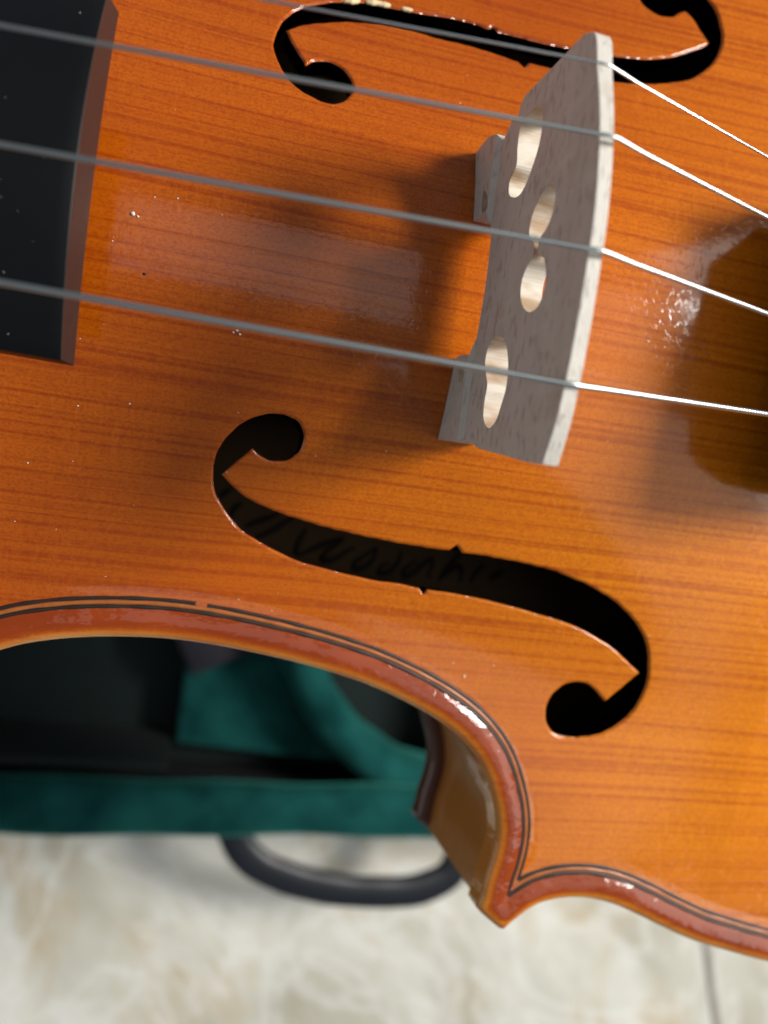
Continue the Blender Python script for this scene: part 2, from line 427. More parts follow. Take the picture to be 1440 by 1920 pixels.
INK=[[[-29.87,-32.55],[-28.85,-31.57],[-27.91,-30.83]],[[-27.26,-36.03],[-27.04,-34.72],[-26.46,-33.87],[-25.6,-33.1]],[[-24.67,-37.43],[-22.67,-36.41],[-20.11,-35.08],[-18.83,-34.37]],[[-22.5,-39.26],[-19.78,-37.64],[-18.0,-36.24],[-16.0,-34.82]],[[-13.28,-36.47],[-13.99,-38.07],[-14.55,-39.93],[-14.68,-41.13],[-13.78,-41.31],[-12.84,-40.81]],[[-12.84,-40.81],[-10.78,-39.62],[-8.5,-38.44],[-5.98,-37.46]],[[-6.18,-37.49],[-7.98,-39.38],[-9.4,-40.95],[-9.59,-41.97],[-8.26,-41.9],[-6.54,-41.03],[-4.87,-39.64],[-3.52,-38.96]],[[0.56,-38.34],[0.37,-40.07],[-0.46,-41.71],[-1.98,-42.76],[-3.34,-42.83],[-3.34,-41.9],[-2.05,-40.66],[0.58,-38.5]],[[5.44,-38.48],[5.26,-40.35],[4.43,-42.08],[2.88,-43.15],[1.53,-43.13],[1.71,-42.29],[3.43,-40.96]],[[8.87,-40.17],[7.31,-41.36],[6.42,-42.69],[6.73,-43.4],[8.52,-42.39],[10.22,-40.64],[11.81,-39.56],[12.17,-40.64],[11.56,-42.57],[12.29,-43.12]],[[17.45,-37.56],[15.81,-40.04],[14.36,-42.28],[13.8,-44.0]],[[14.41,-42.69],[15.97,-41.27],[17.83,-40.32],[18.26,-41.87],[18.05,-43.57]],[[22.82,-39.28],[21.28,-41.13],[20.24,-43.35]],[[24.1,-42.11],[25.77,-41.09],[27.0,-40.11]]]

# ------------------------------------------------------------------ floor
GR = math.radians(17)
def grot(x, y):                      # tile axes run at 17 degrees to the violin
    return (x*math.cos(GR) - y*math.sin(GR), x*math.sin(GR) + y*math.cos(GR))
floor = mesh_obj('floor', [(-2500, -2500, -4), (2500, -2500, -4), (2500, 2500, -4), (-2500, 2500, -4)],
                 [(0, 1, 2, 3)], M_grout, smooth=False)
tag(floor, kind='structure')
TW = 600; GAP = 3.2
tile_me = None
ox, oy = 307 + 1.6, -288.0             # a point on the visible joint
for i in range(-2, 2):
    for j in range(-2, 2):
        cx = (i + .5)*TW; cy = (j + .5)*TW + 300
        X, Y = grot(cx, cy)
        if tile_me is None:
            h = TW/2 - GAP/2; b = 2.0
            V = [(-h, -h, -6), (h, -h, -6), (h, h, -6), (-h, h, -6),
                 (-h, -h, -b), (h, -h, -b), (h, h, -b), (-h, h, -b),
                 (-h+b*.4, -h+b*.4, -b*.35), (h-b*.4, -h+b*.4, -b*.35), (h-b*.4, h-b*.4, -b*.35), (-h+b*.4, h-b*.4, -b*.35),
                 (-h+b, -h+b, 0), (h-b, -h+b, 0), (h-b, h-b, 0), (-h+b, h-b, 0)]
            F = [(0+4*r+k, 4*r+(k+1) % 4, 4*r+4+(k+1) % 4, 4*r+4+k) for r in range(3) for k in range(4)] + [(12, 13, 14, 15)]
            to = mesh_obj('tile', V, F, M_tile, floor, smooth=False); tile_me = to.data
        else:
            to = link(bpy.data.objects.new('tile', tile_me), floor)
        to.location = ((ox + X)*S, (oy + Y)*S, 0)
        to.rotation_euler = (0, 0, GR + (math.pi if (i+j) % 2 else 0))

# ------------------------------------------------------------------ violin: plan curves
# bass-side outline of the belly, seen part measured, the rest completed to a full body
C_CURVE = [(-86, -79), (-84.5, -74), (-80, -69), (-73, -63.5), (-64.5, -59.2)] + ED[:21]
LOWER = ED[24:] + [(82, -102.2), (95, -103.4), (108, -102.5), (121, -98), (134, -88), (145, -71), (152, -50), (155.5, -25), (156.5, 0)]
UPPER = [(-196, 0), (-194, -20), (-189, -40), (-180, -57), (-166, -71), (-148, -80), (-130, -82), (-114, -80.5), (-101, -79.5), (-93, -80.5), (-89, -82)]
TIP_L = ED[20:25]
TIP_U = [(-89, -82), (-87.4, -81.6), (-86, -79)]
segU = catmull(UPPER, step=2.0); segC = catmull(C_CURVE, step=.7); segL = catmull(LOWER, step=.8)
tipU = catmull(TIP_U, step=.7); tipL = np.array([(16.02, -88.86), (15.75, -89.7), (15.6, -90.5), (16.3, -91.2), (17.3, -92.0), (18.6, -92.95), (19.8, -93.8), (20.5, -94.0), (21.0, -93.6), (21.46, -93.15)])
half = np.vstack([segU[:-1], tipU[:-1], segC[:-1], tipL[:-1], segL])       # from top centre, bass side, to bottom centre
OUT = np.vstack([half, (half*[1, -1])[::-1][1:-1]])                         # closed, counter-clockwise seen from above

def offset(seg, d):
    T = np.gradient(seg, axis=0); T /= np.linalg.norm(T, axis=1)[:, None]
    N = np.stack([-T[:, 1], T[:, 0]], 1)                                    # points into the body
    return seg + N*d

def joined(d):
    """inset outline with the corners mitred: list of 3 bass-side runs"""
    runs = [offset(s, d) for s in (segU, segC, segL)]
    def ext(P, at_end, L=9):
        if at_end: t = P[-1]-P[-4]; t = t/np.linalg.norm(t); return np.vstack([P, P[-1]+np.outer(np.arange(1, 13)/12*L, t)])
        t = P[0]-P[3]; t = t/np.linalg.norm(t); return np.vstack([P[0]+np.outer(np.arange(12, 0, -1)/12*L, t), P])
    for k in (0, 1):
        a, b = ext(runs[k], True), ext(runs[k+1], False)
        best = None
        na = min(60, len(a)-1); nb = min(60, len(b)-1)
        for i in range(len(a)-1-na, len(a)-1):
            for j in range(nb):
                p, r = a[i], a[i+1]-a[i]; q, s_ = b[j], b[j+1]-b[j]
                den = r[0]*s_[1]-r[1]*s_[0]
                if abs(den) < 1e-12: continue
                t = ((q-p)[0]*s_[1]-(q-p)[1]*s_[0])/den; u = ((q-p)[0]*r[1]-(q-p)[1]*r[0])/den
                if 0 <= t <= 1 and 0 <= u <= 1: best = (i, j, p+t*r); break
            if best: break
        if best:
            i, j, X = best
            runs[k] = np.vstack([a[:i+1], X]); runs[k+1] = np.vstack([X, b[j+1:]])
        else:
            X = (a[len(runs[k])-1] + b[12])/2
            runs[k] = np.vstack([runs[k][:-1], X]); runs[k+1] = np.vstack([X, runs[k+1][1:]])
    return runs

HOLE_G = spline_corners(GH, [29, 30, 31, 42, 44, 76, 77, 78, 88, 90], .45)
HOLE_E = spline_corners(EH, [17, 18, 19, 31, 34, 61, 62, 63, 73, 76], .45)

def knife(H, s):
    T = np.roll(H, -1, 0) - np.roll(H, 1, 0); T /= np.linalg.norm(T, axis=1)[:, None]
    k = np.arange(len(H)); j = .024*np.sin(k*1.15 + s) + .025*np.sin(k*.47 + 2*s) + .010*rng.uniform(-1, 1, len(H))
    return H + np.stack([-T[:, 1], T[:, 0]], 1)*j[:, None]
HOLE_G = knife(HOLE_G, 1.0); HOLE_E = knife(HOLE_E, 4.0)

A = 12.6
hx = half[:, 0]; hy = np.abs(half[:, 1])
xs_ = np.linspace(-196, 156.5, 700)
halfw = np.array([hy[np.abs(hx - x) < 4].max() if (np.abs(hx-x) < 4).any() else 0 for x in xs_])
def wch(x):
    q = 47 + .0053*(x + 33)**2
    lim = np.interp(x, xs_, halfw) - 6
    far = (x > 45) | (x < -62)
    return np.maximum(np.where(far, np.minimum(q, np.maximum(lim, 8)), q), 8)
def arch(x, y):
    c = (1 + np.cos(np.pi*np.minimum(np.abs(y)/wch(x), 1)))/2
    L = 1 - (np.clip(np.abs(x + 8) - 20, 0, None)/150)**2*.6
    L = L*np.clip(np.minimum(x + 190, 150.5 - x)/40, 0, 1)**.6
    return -A + A*c*np.clip(L, 0, 1)
def bead(d):
    b = np.where(d > 6, 0, 0.85*(1 + np.cos(np.pi*(np.clip(d, 2, 6) - 2)/4))/2)
    k = np.clip(2 - d, 0, 2)
    return b - np.where(d < 2, (2 - np.sqrt(np.clip(4 - k*k, 0, None)))*.75, 0)
HR = .42
def chamf(dh):
    k = np.clip(HR - dh, 0, HR)
    return -(HR - np.sqrt(np.clip(HR*HR - k*k, 0, None)))
def dhole(Q):
    return np.minimum(seg_dist(Q, HOLE_G), seg_dist(Q, HOLE_E))
def ztop(Q):
    Q = np.asarray(Q, float)
    z = arch(Q[:, 0], Q[:, 1])
    n = np.array([-50 < x < 55 and 15 < abs(y) < 70 for x, y in Q])
    d = seg_dist(Q, OUT)
    z = z + bead(d)
    if n.any():
        z[n] += chamf(dhole(Q[n]))
    return z

violin = empty('violin', (0, 0, HZ))
tag(violin, 'orange varnished violin with bare wood bridge and four strings, above the green-lined case', 'violin')

def plate_points(rings, fine, holes):
    P = []
    for d in rings:
        o = offset(half, d)
        o = np.vstack([o, o*[1, -1]])
        dd = seg_dist(o, OUT); o = o[(np.abs(dd - d) < .06) & inside(o, OUT)]
        P.append(o)
    R_ = np.vstack(P) if P else np.zeros((0, 2))
    gx, gy = np.meshgrid(np.arange(-75, 85, fine), np.arange(-104, 66, fine))
    g = np.c_[gx.ravel(), gy.ravel()]
    g += rng.uniform(-.08, .08, g.shape)*fine
    gx, gy = np.meshgrid(np.arange(-194, 156, 4.), np.arange(-104, 104, 4.))
    c = np.c_[gx.ravel(), gy.ravel()]
    c = c[~((c[:, 0] > -76) & (c[:, 0] < 86) & (c[:, 1] > -105) & (c[:, 1] < 67))]
    g = np.vstack([g, c])
    g = g[inside(g, OUT)]
    g = g[seg_dist(g, OUT) > (max(rings) + .5 if rings else .5)]
    if holes:
        ring2 = []
        for H in holes:
            T = np.roll(H, -1, 0) - np.roll(H, 1, 0); T /= np.linalg.norm(T, axis=1)[:, None]
            N = np.stack([-T[:, 1], T[:, 0]], 1)
            for d in (.10, .24, HR, .9):
                for s_ in (1, -1):
                    o = H + N*d*s_
                    o = o[~inside(o, H)]
                    o = o[np.abs(seg_dist(o, H) - d) < .04]
                    ring2.append(o)
            g = g[~inside(g, H)]
            g = g[seg_dist(g, H) > 1.25]
        R_ = np.vstack([R_] + ring2)
    return np.vstack([R_, g])

def grad_normals(zf, Q):
    e = .03
    dx = (zf(Q + [e, 0]) - zf(Q - [e, 0]))/(2*e); dy = (zf(Q + [0, e]) - zf(Q - [0, e]))/(2*e)
    s = np.hypot(dx, dy); k = np.where(s > 2.2, 2.2/np.maximum(s, 1e-6), 1)
    N = np.stack([-dx*k, -dy*k, np.ones(len(Q))], 1)
    return N/np.linalg.norm(N, axis=1)[:, None]

def plate(name, pts, loops, ztopf, zbotf, mats, loop_mats, mbot, rim=None):
    Vn, F = triangulate(pts, loops)
    zt = ztopf(Vn); zb = zbotf(Vn); n = len(Vn)
    nt = grad_normals(ztopf, Vn)
    V = [np.c_[Vn, zt], np.c_[Vn, zb]]; N = [nt, np.tile([0, 0, -1.], (n, 1))]
    faces = [tuple(f) for f in F] + [tuple(f[::-1] + n) for f in F]
    mi = [0]*len(F) + [mbot]*len(F)
    if rim:
        dm = seg_dist(Vn[F].mean(1), OUT); mi[:len(F)] = [1 if q < rim else 0 for q in dm]
    off = 2*n
    for L, lm in zip(loops, loop_mats):
        m = len(L); T = np.roll(L, -1, 0) - np.roll(L, 1, 0); T /= np.linalg.norm(T, axis=1)[:, None]
        nn = np.c_[T[:, 1], -T[:, 0], np.zeros(m)]
        # orientation test: normals must leave the wood
        area2 = (L[:, 0]*np.roll(L[:, 1], -1) - np.roll(L[:, 0], -1)*L[:, 1]).sum()
        outer = L is loops[0]
        if (area2 > 0) != outer: nn = -nn
        a, b = ztopf(L), zbotf(L)
        V += [np.c_[L, a], np.c_[L, b]]; N += [nn, nn]
        flip = (area2 > 0) == outer
        for i in range(m):
            j = (i+1) % m
            f = (off+i, off+m+i, off+m+j, off+j)
            area_ok = flip if outer else not flip
            faces.append(f if area2 > 0 else f[::-1]); mi.append(lm)
        off += 2*m
    o = mesh_obj(name, np.vstack(V), faces, mats, violin, True, mi, np.vstack(N))
    d = seg_dist(np.vstack(V)[:, :2], OUT)/100.0
    at = o.data.attributes.new('edge_d', 'FLOAT', 'POINT')
    at.data.foreach_set('value', d.astype(np.float32))
    return o

pts = plate_points([.12, .3, .6, 1.0, 1.5, 2.1, 2.8, 3.6, 4.5, 5.4, 6.4], 1.1, [HOLE_G, HOLE_E])
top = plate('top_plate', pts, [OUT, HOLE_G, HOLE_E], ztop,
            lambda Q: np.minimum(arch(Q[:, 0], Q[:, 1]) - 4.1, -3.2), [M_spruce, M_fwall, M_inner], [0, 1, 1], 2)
tag(top, 'orange spruce belly with two f-shaped sound holes')

# back plate: same plan, 30 mm lower
bpts = plate_points([.15, .5, 1.0, 1.6, 3.0], 5.0, [])
def zback(Q):
    d = seg_dist(Q, OUT); k = np.clip(1.6 - d, 0, 1.6)
    return -46 - (1.6 - np.sqrt(np.clip(1.6*1.6 - k*k, 0, None)))*.7
def zbackb(Q):
    c = arch(Q[:, 0], Q[:, 1]) + A
    return -50.0 - c
plate('back_plate', bpts, [OUT], zback, zbackb, [M_inner, M_back], [1], 1, 3.1)
# ribs: six strips, upper, waist and lower on each side
for sgn in (1, -1):
    r_out = joined(2.6); r_in = joined(3.9)
    for a, b in zip(r_out, r_in):
        a = a*[1, sgn]; b = b*[1, sgn]
        m = len(a); V = []; F = []
        zs = [-15.9, -46.05]
        lv = np.linspace(zs[0], zs[1], 5)
        for z in lv: V += [(p[0], p[1], z) for p in a]
        for k in range(4):
            for i in range(m-1):
                f = (k*m+i, k*m+i+1, (k+1)*m+i+1, (k+1)*m+i)
                F.append(f[::-1] if sgn > 0 else f)
        q = len(V); mb = len(b)
        V += [(p[0], p[1], zs[0]) for p in b] + [(p[0], p[1], zs[1]) for p in b]
        mi = [0]*len(F)
        for i in range(mb-1):
            f = (q+i, q+i+1, q+mb+i+1, q+mb+i); F.append(f if sgn > 0 else f[::-1]); mi.append(1)
        mesh_obj('rib', V, F, [M_rib, M_inner], violin, True, mi)
# purfling: black / wood / black strips let into the edge
def zpurf(Q): return ztop(Q)
def resample(P, step):
    s = np.r_[0, np.cumsum(np.linalg.norm(np.diff(P, axis=0), axis=1))]
    k = np.linspace(0, s[-1], max(2, int(s[-1]/step)))
    return np.stack([np.interp(k, s, P[:, 0]), np.interp(k, s, P[:, 1])], 1)
for d, w, mt, nm in ((4.32, .54, M_purf, 'purfling'), (4.87, .58, M_pmid, 'purfling_core'), (5.42, .54, M_purf, 'purfling')):
    for sgn in (1, -1):
        for k, r in enumerate(joined(d)):
            P = resample(r, .8)*[1, sgn]
            wv = w*(1 + .16*np.sin(np.arange(len(P))*.9 + d*7)*np.sin(np.arange(len(P))*.23))
            runs = [(P, wv)]
            if d > 5.2 and k == 1 and sgn == 1:           # a short break in the inner black line
                x = P[:, 0]; a = x < -31.9; b = x > -31.0
                runs = [(P[a], wv[a]), (P[b], wv[b])]
            for PP, ww in runs:
                V, F = ribbon(PP, ww, zpurf, .035)
                mesh_obj(nm, V, F, mt, violin, True)

# chips of bare wood on the treble sound hole's rim
seg = HOLE_E[(HOLE_E[:, 1] > 38.6) & (HOLE_E[:, 0] < -12) & (HOLE_E[:, 0] > -24)]
seg = seg[np.argsort(seg[:, 0])]
for a, b, w in ((-23.0, -20.2, .75), (-19.6, -15.9, .85), (-14.3, -12.5, .6)):
    P = seg[(seg[:, 0] >= a) & (seg[:, 0] <= b)]
    P = resample(P, .25) + [0, .16]
    u = np.linspace(0, 1, len(P)); ww = w*np.sqrt(np.clip(4*u*(1-u), .02, 1))*(1 + .35*rng.uniform(-1, 1, len(P)))
    V, F = ribbon(P, ww, ztop, .05)
    tag(mesh_obj('chip', V, F, M_chip, violin, True), 'pale bare wood chip on sound hole rim')

# handwriting on the inside of the back, read through the bass sound hole
V = []; F = []
for st in INK:
    P = resample(catmull(st, step=.3), .3)
    u = np.linspace(0, 1, len(P)); w = .75 + .55*np.sin(np.pi*np.clip(u*1.1, 0, 1))
    v, f = ribbon(P, w, lambda Q: np.full(len(Q), -45.95), .03)
    q = len(V); V += v.tolist(); F += [tuple(i+q for i in ff) for ff in f]
tag(mesh_obj('inscription', V, F, M_ink, violin, True), 'dark handwritten signature on the inside of the back')

# ------------------------------------------------------------------ bridge
topc = [(19.6, 25.3), (18.5, 27.5), (13.9, 29.3), (9.5, 30.8), (3.9, 32.0), (-1.3, 32.5), (-6.2, 32.3), (-11.1, 31.9), (-16.1, 31.2), (-20.6, 30.1), (-24.7, 28.3)]
bt = np.array([arch(np.array([0.]), np.array([y]))[0] - .02 for y in np.linspace(-20.6, 19.4, 81)]); by = np.linspace(-20.6, 19.4, 81)
zb = lambda y: float(np.interp(y, by, bt))
BR = catmull(topc, step=1.0).tolist()
BR += [(-24.3, 24.0), (-23.5, 18.8), (-22.9, 14.5), (-22.3, 10.3), (-21.9, 9.0), (-20.6, 8.4), (-20.2, 7.6), (-21.1, 6.4), (-21.3, 4.0), (-20.8, 0.5)]
BR += [(y, zb(y)) for y in (-20.5, -18.5, -16.5, -14.5, -12.5, -10.6, -9.8)]
BR += [(-9.5, -.1), (-9.7, 2.5), (-10.3, 4.1), (-7.6, 4.9), (-4.7, 5.3), (-1.5, 5.6), (1.7, 5.6), (4.9, 5.35), (6.7, 4.8), (8.1, 2.9), (8.6, 1.0)]
BR += [(y, zb(y)) for y in (8.8, 10.5, 12.5, 14.5, 16.5, 18.6, 19.3)]
BR += [(19.5, .5), (19.0, 2.6), (18.5, 4.0), (17.2, 5.4), (18.2, 6.6), (18.9, 8.0), (18.2, 9.4), (19.7, 9.9), (20.3, 11.0), (20.0, 16.2), (19.8, 20.8)]
BR = np.array(BR)
hE = [[16.9, 15.5], [17.0, 13.2], [16.9, 10.8], [14.3, 10.5], [11.9, 10.9], [10.4, 9.3], [9.0, 9.6], [7.8, 11.4], [7.5, 13.4], [8.3, 14.9], [9.7, 16.0], [11.4, 17.0], [13.6, 17.3], [15.5, 16.9]]
hH = [[5.7, 21.1], [5.0, 19.2], [3.8, 17.9], [1.7, 17.5], [.6, 18.2], [0.0, 19.2], [-1.6, 19.2], [-2.4, 18.0], [-3.6, 17.2], [-5.3, 17.3], [-7.0, 18.6], [-7.9, 20.5], [-7.6, 22.6], [-6.0, 23.5], [-4.0, 23.2], [-2.6, 22.3], [-1.6, 20.6], [0.0, 20.6], [.6, 21.9], [1.8, 23.0], [3.6, 23.3], [5.0, 22.6]]
hG = [[-9.0, 12.2], [-9.7, 9.4], [-11.4, 8.9], [-13.4, 9.9], [-14.6, 10.6], [-16.7, 10.4], [-18.5, 10.7], [-19.5, 11.6], [-20.0, 13.1], [-19.3, 14.8], [-17.6, 15.8], [-16.0, 16.5], [-13.6, 16.5], [-11.8, 15.8], [-9.9, 14.3]]
fE = [[12.0, 1.6], [11.0, 3.2], [8.9, 3.9], [8.8, 2.4], [10.3, 1.4]]
fG = [[-11.3, 1.0], [-11.4, 2.6], [-12.6, 3.2], [-13.3, 2.2], [-12.6, .9]]
holes = [catmull(h, True, .4) for h in (hE, hH, hG, fE, fG)]
loops = [BR] + holes
gy, gz = np.meshgrid(np.arange(-25, 20.5, 1.4), np.arange(-4, 33, 1.4)); g = np.c_[gy.ravel(), gz.ravel()]
g = g[inside(g, BR)]; g = g[seg_dist(g, BR) > .6]
for h in holes: g = g[~inside(g, h)]; g = g[seg_dist(g, h) > .6]
for zr in (4.15, 4.95):
    e_ = np.c_[np.arange(-20.6, 19.5, .9), np.full(len(np.arange(-20.6, 19.5, .9)), zr)]
    e_ = e_[inside(e_, BR)]; e_ = e_[seg_dist(e_, BR) > .35]
    for h in holes: e_ = e_[~inside(e_, h)]; e_ = e_[seg_dist(e_, h) > .35]
    g = np.vstack([g[np.abs(g[:, 1] - zr) > .45], e_])
Vn, F = triangulate(g, loops)
def xf(P): z = P[:, 1]; return -2.45 + .012*np.clip(z, 0, 40) - .55*np.clip((4.9 - z)/.7, 0, 1)
def xb(P): z = P[:, 1]; return 2.1 - .11*np.clip(z, 0, 40) + .0008*np.clip(z, 0, 40)**2
n = len(Vn)
V = [np.c_[xf(Vn), Vn], np.c_[xb(Vn), Vn]]
faces = [tuple(f[::-1]) for f in F] + [tuple(f + n) for f in F]
bmi = [0]*len(faces)
o = 2*n
used = {tuple(np.round(v, 5)): i for i, v in enumerate(Vn)}
for L in loops:
    idx = [used.get(tuple(np.round(p, 5))) for p in L]
    if any(i is None for i in idx):
        idx = [int(np.argmin(((Vn-p)**2).sum(1))) for p in L]
    ar = (L[:, 0]*np.roll(L[:, 1], -1) - np.roll(L[:, 0], -1)*L[:, 1]).sum()
    for i in range(len(L)):
        a, b = idx[i], idx[(i+1) % len(L)]
        f = (a, b, b+n, a+n)
        ccw = ar > 0
        if L is not BR: ccw = not ccw
        faces.append(f if ccw else f[::-1]); bmi.append(0 if L is BR else 1)
bridge = mesh_obj('bridge', np.vstack(V), faces, [M_maple, M_cut], violin, False, bmi)
bm = bmesh.new(); bm.from_mesh(bridge.data); bmesh.ops.recalc_face_normals(bm, faces=bm.faces); bm.to_mesh(bridge.data); bm.free()
bevel(bridge, .18, 2, 50)
tag(bridge, 'bare maple bridge, grey in its own shade, with cut-out heart')

# ------------------------------------------------------------------ fingerboard
def fb_section(x, hw, ztop_c, drop, thick):
    ys = np.linspace(-hw, hw, 25)
    up = [(x, y, ztop_c - drop*(y/hw)**2) for y in ys]
    lo = [(x, y, ztop_c - drop*(y/hw)**2*.55 - thick + (2.0*(1-(y/hw)**2) if thick > 4 else 0)*0) for y in ys[::-1]]
    return up, lo
secs = []
for x, hw, zc, dr, th, dxl in ((-50.0, 19.7, 15.0, 5.2, 5.6, 0.9), (-51.5, 19.65, 14.85, 5.2, 5.6, 0), (-120, 17.6, 7.4, 4.0, 6.4, 0), (-200, 15.0, -1.6, 3.0, 6, 0), (-322, 12.0, -14.0, 2.0, 6, 0)):
    up, lo = fb_section(x, hw, zc, dr, th)
    lo = [(p[0]+dxl, p[1], p[2]) for p in lo]
    secs.append(up + lo)
nS = 50; V = [p for s_ in secs for p in s_]; F = []; mi = []
for i in range(len(secs)-1):
    for k in range(nS):
        F.append((i*nS+k, i*nS+(k+1) % nS, (i+1)*nS+(k+1) % nS, (i+1)*nS+k)); mi.append(0)
for k in range(24):
    F.append((k, nS-1-k, nS-2-k, k+1)); mi.append(1)
    q = (len(secs)-1)*nS; F.append((q+k, q+k+1, q+nS-2-k, q+nS-1-k)); mi.append(0)
fb = mesh_obj('fingerboard', V, F, [M_black, M_bend], violin, False, mi)
bm = bmesh.new(); bm.from_mesh(fb.data); bmesh.ops.recalc_face_normals(bm, faces=bm.faces); bm.to_mesh(fb.data); bm.free()
fb.data.polygons.foreach_set('use_smooth', np.array([abs(p.normal.x) < .5 for p in fb.data.polygons]))
bevel(fb, .16, 2, 40)
tag(fb, 'matt black fingerboard end with brown end grain')
# neck below the fingerboard
V = []; F = []
for i, (x, w, zt, dp) in enumerate(((-192, 14, -7, 44), (-200, 13.6, -7.5, 30), (-215, 13, -9.4, 17), (-260, 12, -14, 14), (-318, 11, -19.6, 13), (-325, 11, -20, 13))):
    for k in range(13):
        a = math.pi*k/12
        V.append((x, -w*math.cos(a), zt - dp*math.sin(a)))
    if i:
        for k in range(12):
            F.append(((i-1)*13+k, (i-1)*13+k+1, i*13+k+1, i*13+k))
F.append(tuple(range(13))); F.append(tuple(range(65, 78))[::-1])
mesh_obj('neck', V, F, M_rib, violin, True)
V, F = tube([(-324, -12, -12.5), (-324, 0, -11.3), (-324, 12, -12.5)], 2.4, 10)
mesh_obj('nut', V, F, M_black, violin, True)

# ------------------------------------------------------------------ strings and tailpiece
NOTCH = [(-1.2, 14.66, 29.04), (-1.2, 6.1, 32.33), (-1.2, -4.81, 32.93), (-1.2, -17.03, 31.01)]
AFTER = [(23.3, 14.1, 22.4), (21.4, 5.5, 26.2), (22.7, -4.8, 26.5), (26.9, -14.8, 23.4)]
NUT = [(-325, 9.0, -10.6), (-325, 2.9, -9.0), (-325, -3.3, -9.0), (-325, -8.6, -10.6)]
RAD = [.13, .22, .26, .32]
NAMES = ['thinnest plain steel string', 'thin wound string', 'middle wound string', 'thickest wound string nearest the bass sound hole']
for i in range(4):
    b = np.array(NOTCH[i]); a = np.array(AFTER[i]); nu = np.array(NUT[i]); r = RAD[i]
    b = b + [0, 0, r*.5]
    end = b + (a - b)*((49 - b[0])/(a[0] - b[0]))
    left = [nu + (b + [-.9, 0, .02] - nu)*t for t in np.linspace(0, 1, 40)]
    left[-1] = b + [-1.0, 0, -.03]
    path = left + [b + [-.5, 0, .10], b + [.2, 0, .10], b + [.7, 0, -.02]] + [b + (end-b)*t for t in np.linspace(.08, 1, 10)]
    V, F = tube(path, r, 14)
    tag(mesh_obj('string', V, F, M_steel if i == 0 else M_wound, violin, True), NAMES[i])
# tailpiece just past the right edge: its shadow and reflection lie on the belly
V = []; F = []
tsec = ((44, 20.5, 16.6, 4.2, 10.5), (46, 22.5, 16.4, 4.6, 13.0), (52, 22.5, 15.6, 4.6, 13.0), (100, 17, 8.5, 4.0, 7.5), (140, 12.5, 3.0, 3.2, 6.0), (160, 10.5, 0.0, 3.0, 5.0))
for i, (x, hw, zc, dr, th) in enumerate(tsec):
    ys = np.linspace(-hw, hw, 17)
    V += [(x, y, zc - dr*(y/hw)**2) for y in ys] + [(x, y, zc - dr*(y/hw)**2*.9 - th*(1-.3*(y/hw)**2)) for y in ys[::-1]]
    if i:
        for k in range(34):
            F.append(((i-1)*34+k, (i-1)*34+(k+1) % 34, i*34+(k+1) % 34, i*34+k))
F.append(tuple(range(34))); F.append(tuple(range(len(V)-34, len(V)))[::-1])
tp = mesh_obj('tailpiece', V, F, M_black, violin, True)
bm = bmesh.new(); bm.from_mesh(tp.data); bmesh.ops.recalc_face_normals(bm, faces=bm.faces); bm.to_mesh(tp.data); bm.free()
tag(tp, 'black tailpiece holding the string ends')
for i in range(4):
    y = AFTER[i][1]*1.02
    V, F = tube([(54, y, 13.5), (54, y, 20.5)], 1.6, 12)
    ft = mesh_obj('fine_tuner', V, F, M_metal, tp, True)
    V, F = tube([(51, y, 17.8), (64, y, 15.8), (72, y, 14.6)], [1.1, 1.4, .8], 10)
    mesh_obj('lever', V, F, M_metal, ft, True)
    V, F = tube([(50.5, y*.8, 9.5), (50.5, y*.8, 3.2)], [1.1, .9], 12)
    mesh_obj('screw_tip', V, F, M_metal, ft, True)

# ------------------------------------------------------------------ dust on the varnish
def speck(name, x, y, r, mt, lab=None, flat=.45):
    z = float(ztop(np.array([[x, y]]))[0])
    bmm = bmesh.new(); bmesh.ops.create_icosphere(bmm, subdivisions=1, radius=1)
    V = [(x + v.co.x*r*(1+.4*random.uniform(-1, 1)), y + v.co.y*r*(.6+.4*random.random()), z + r*flat*.5 + v.co.z*r*flat) for v in bmm.verts]
    F = [tuple(v.index for v in f.verts) for f in bmm.faces]; bmm.free()
    return V, F
dust = [(-45.74, .31, .34), (-45.2, .1, .2), (-31.9, -11.0, .22), (-31.5, -11.4, .2), (-32.3, -11.3, .18), (-43.58, 2.82, .12), (8.57, -54.74, .22), (6.57, -52.83, .14),
        (-40.93, 3.28, .14), (-30.67, -28.74, .12), (-43.89, -21.82, .14), (-50.03, -23.02, .14), (-55.53, -30.95, .16), (24.82, -2.62, .2), (26.5, -4.5, .12)]
for k in range(90):
    x, y = random.uniform(-60, 60), random.uniform(-60, 40)
    if inside(np.array([[x, y]]), OUT)[0] and not (inside(np.array([[x, y]]), HOLE_G)[0] or inside(np.array([[x, y]]), HOLE_E)[0]) and abs(x) > 4:
        dust.append((x, y, random.choice((.035, .045, .06, .08, .10))))
V = []; F = []
for x, y, r in dust:
    v, f = speck('d', x, y, r, None); q = len(V); V += v; F += [tuple(i+q for i in ff) for ff in f]
for k in range(16):
    x, y = random.uniform(-68, -50.5), random.uniform(-18, 18); r = random.choice((.03, .04, .05, .07))
    z = 15.12 + (x + 50)*.1100 - 5.2*(y/19.6)**2
    V += [(x-r, y, z), (x, y-r*.6, z), (x+r, y, z), (x, y+r*.6, z), (x, y, z+r*.7)]; q = len(V)-5
    F += [(q, q+1, q+4), (q+1, q+2, q+4), (q+2, q+3, q+4), (q+3, q, q+4)]
tag(mesh_obj('dust', V, F, M_dust, violin, True), kind='stuff')
v, f = speck('d', -43.66, -6.43, .2, None)
tag(mesh_obj('dark_speck', v, f, M_grime, violin, True), 'tiny black speck on the belly')

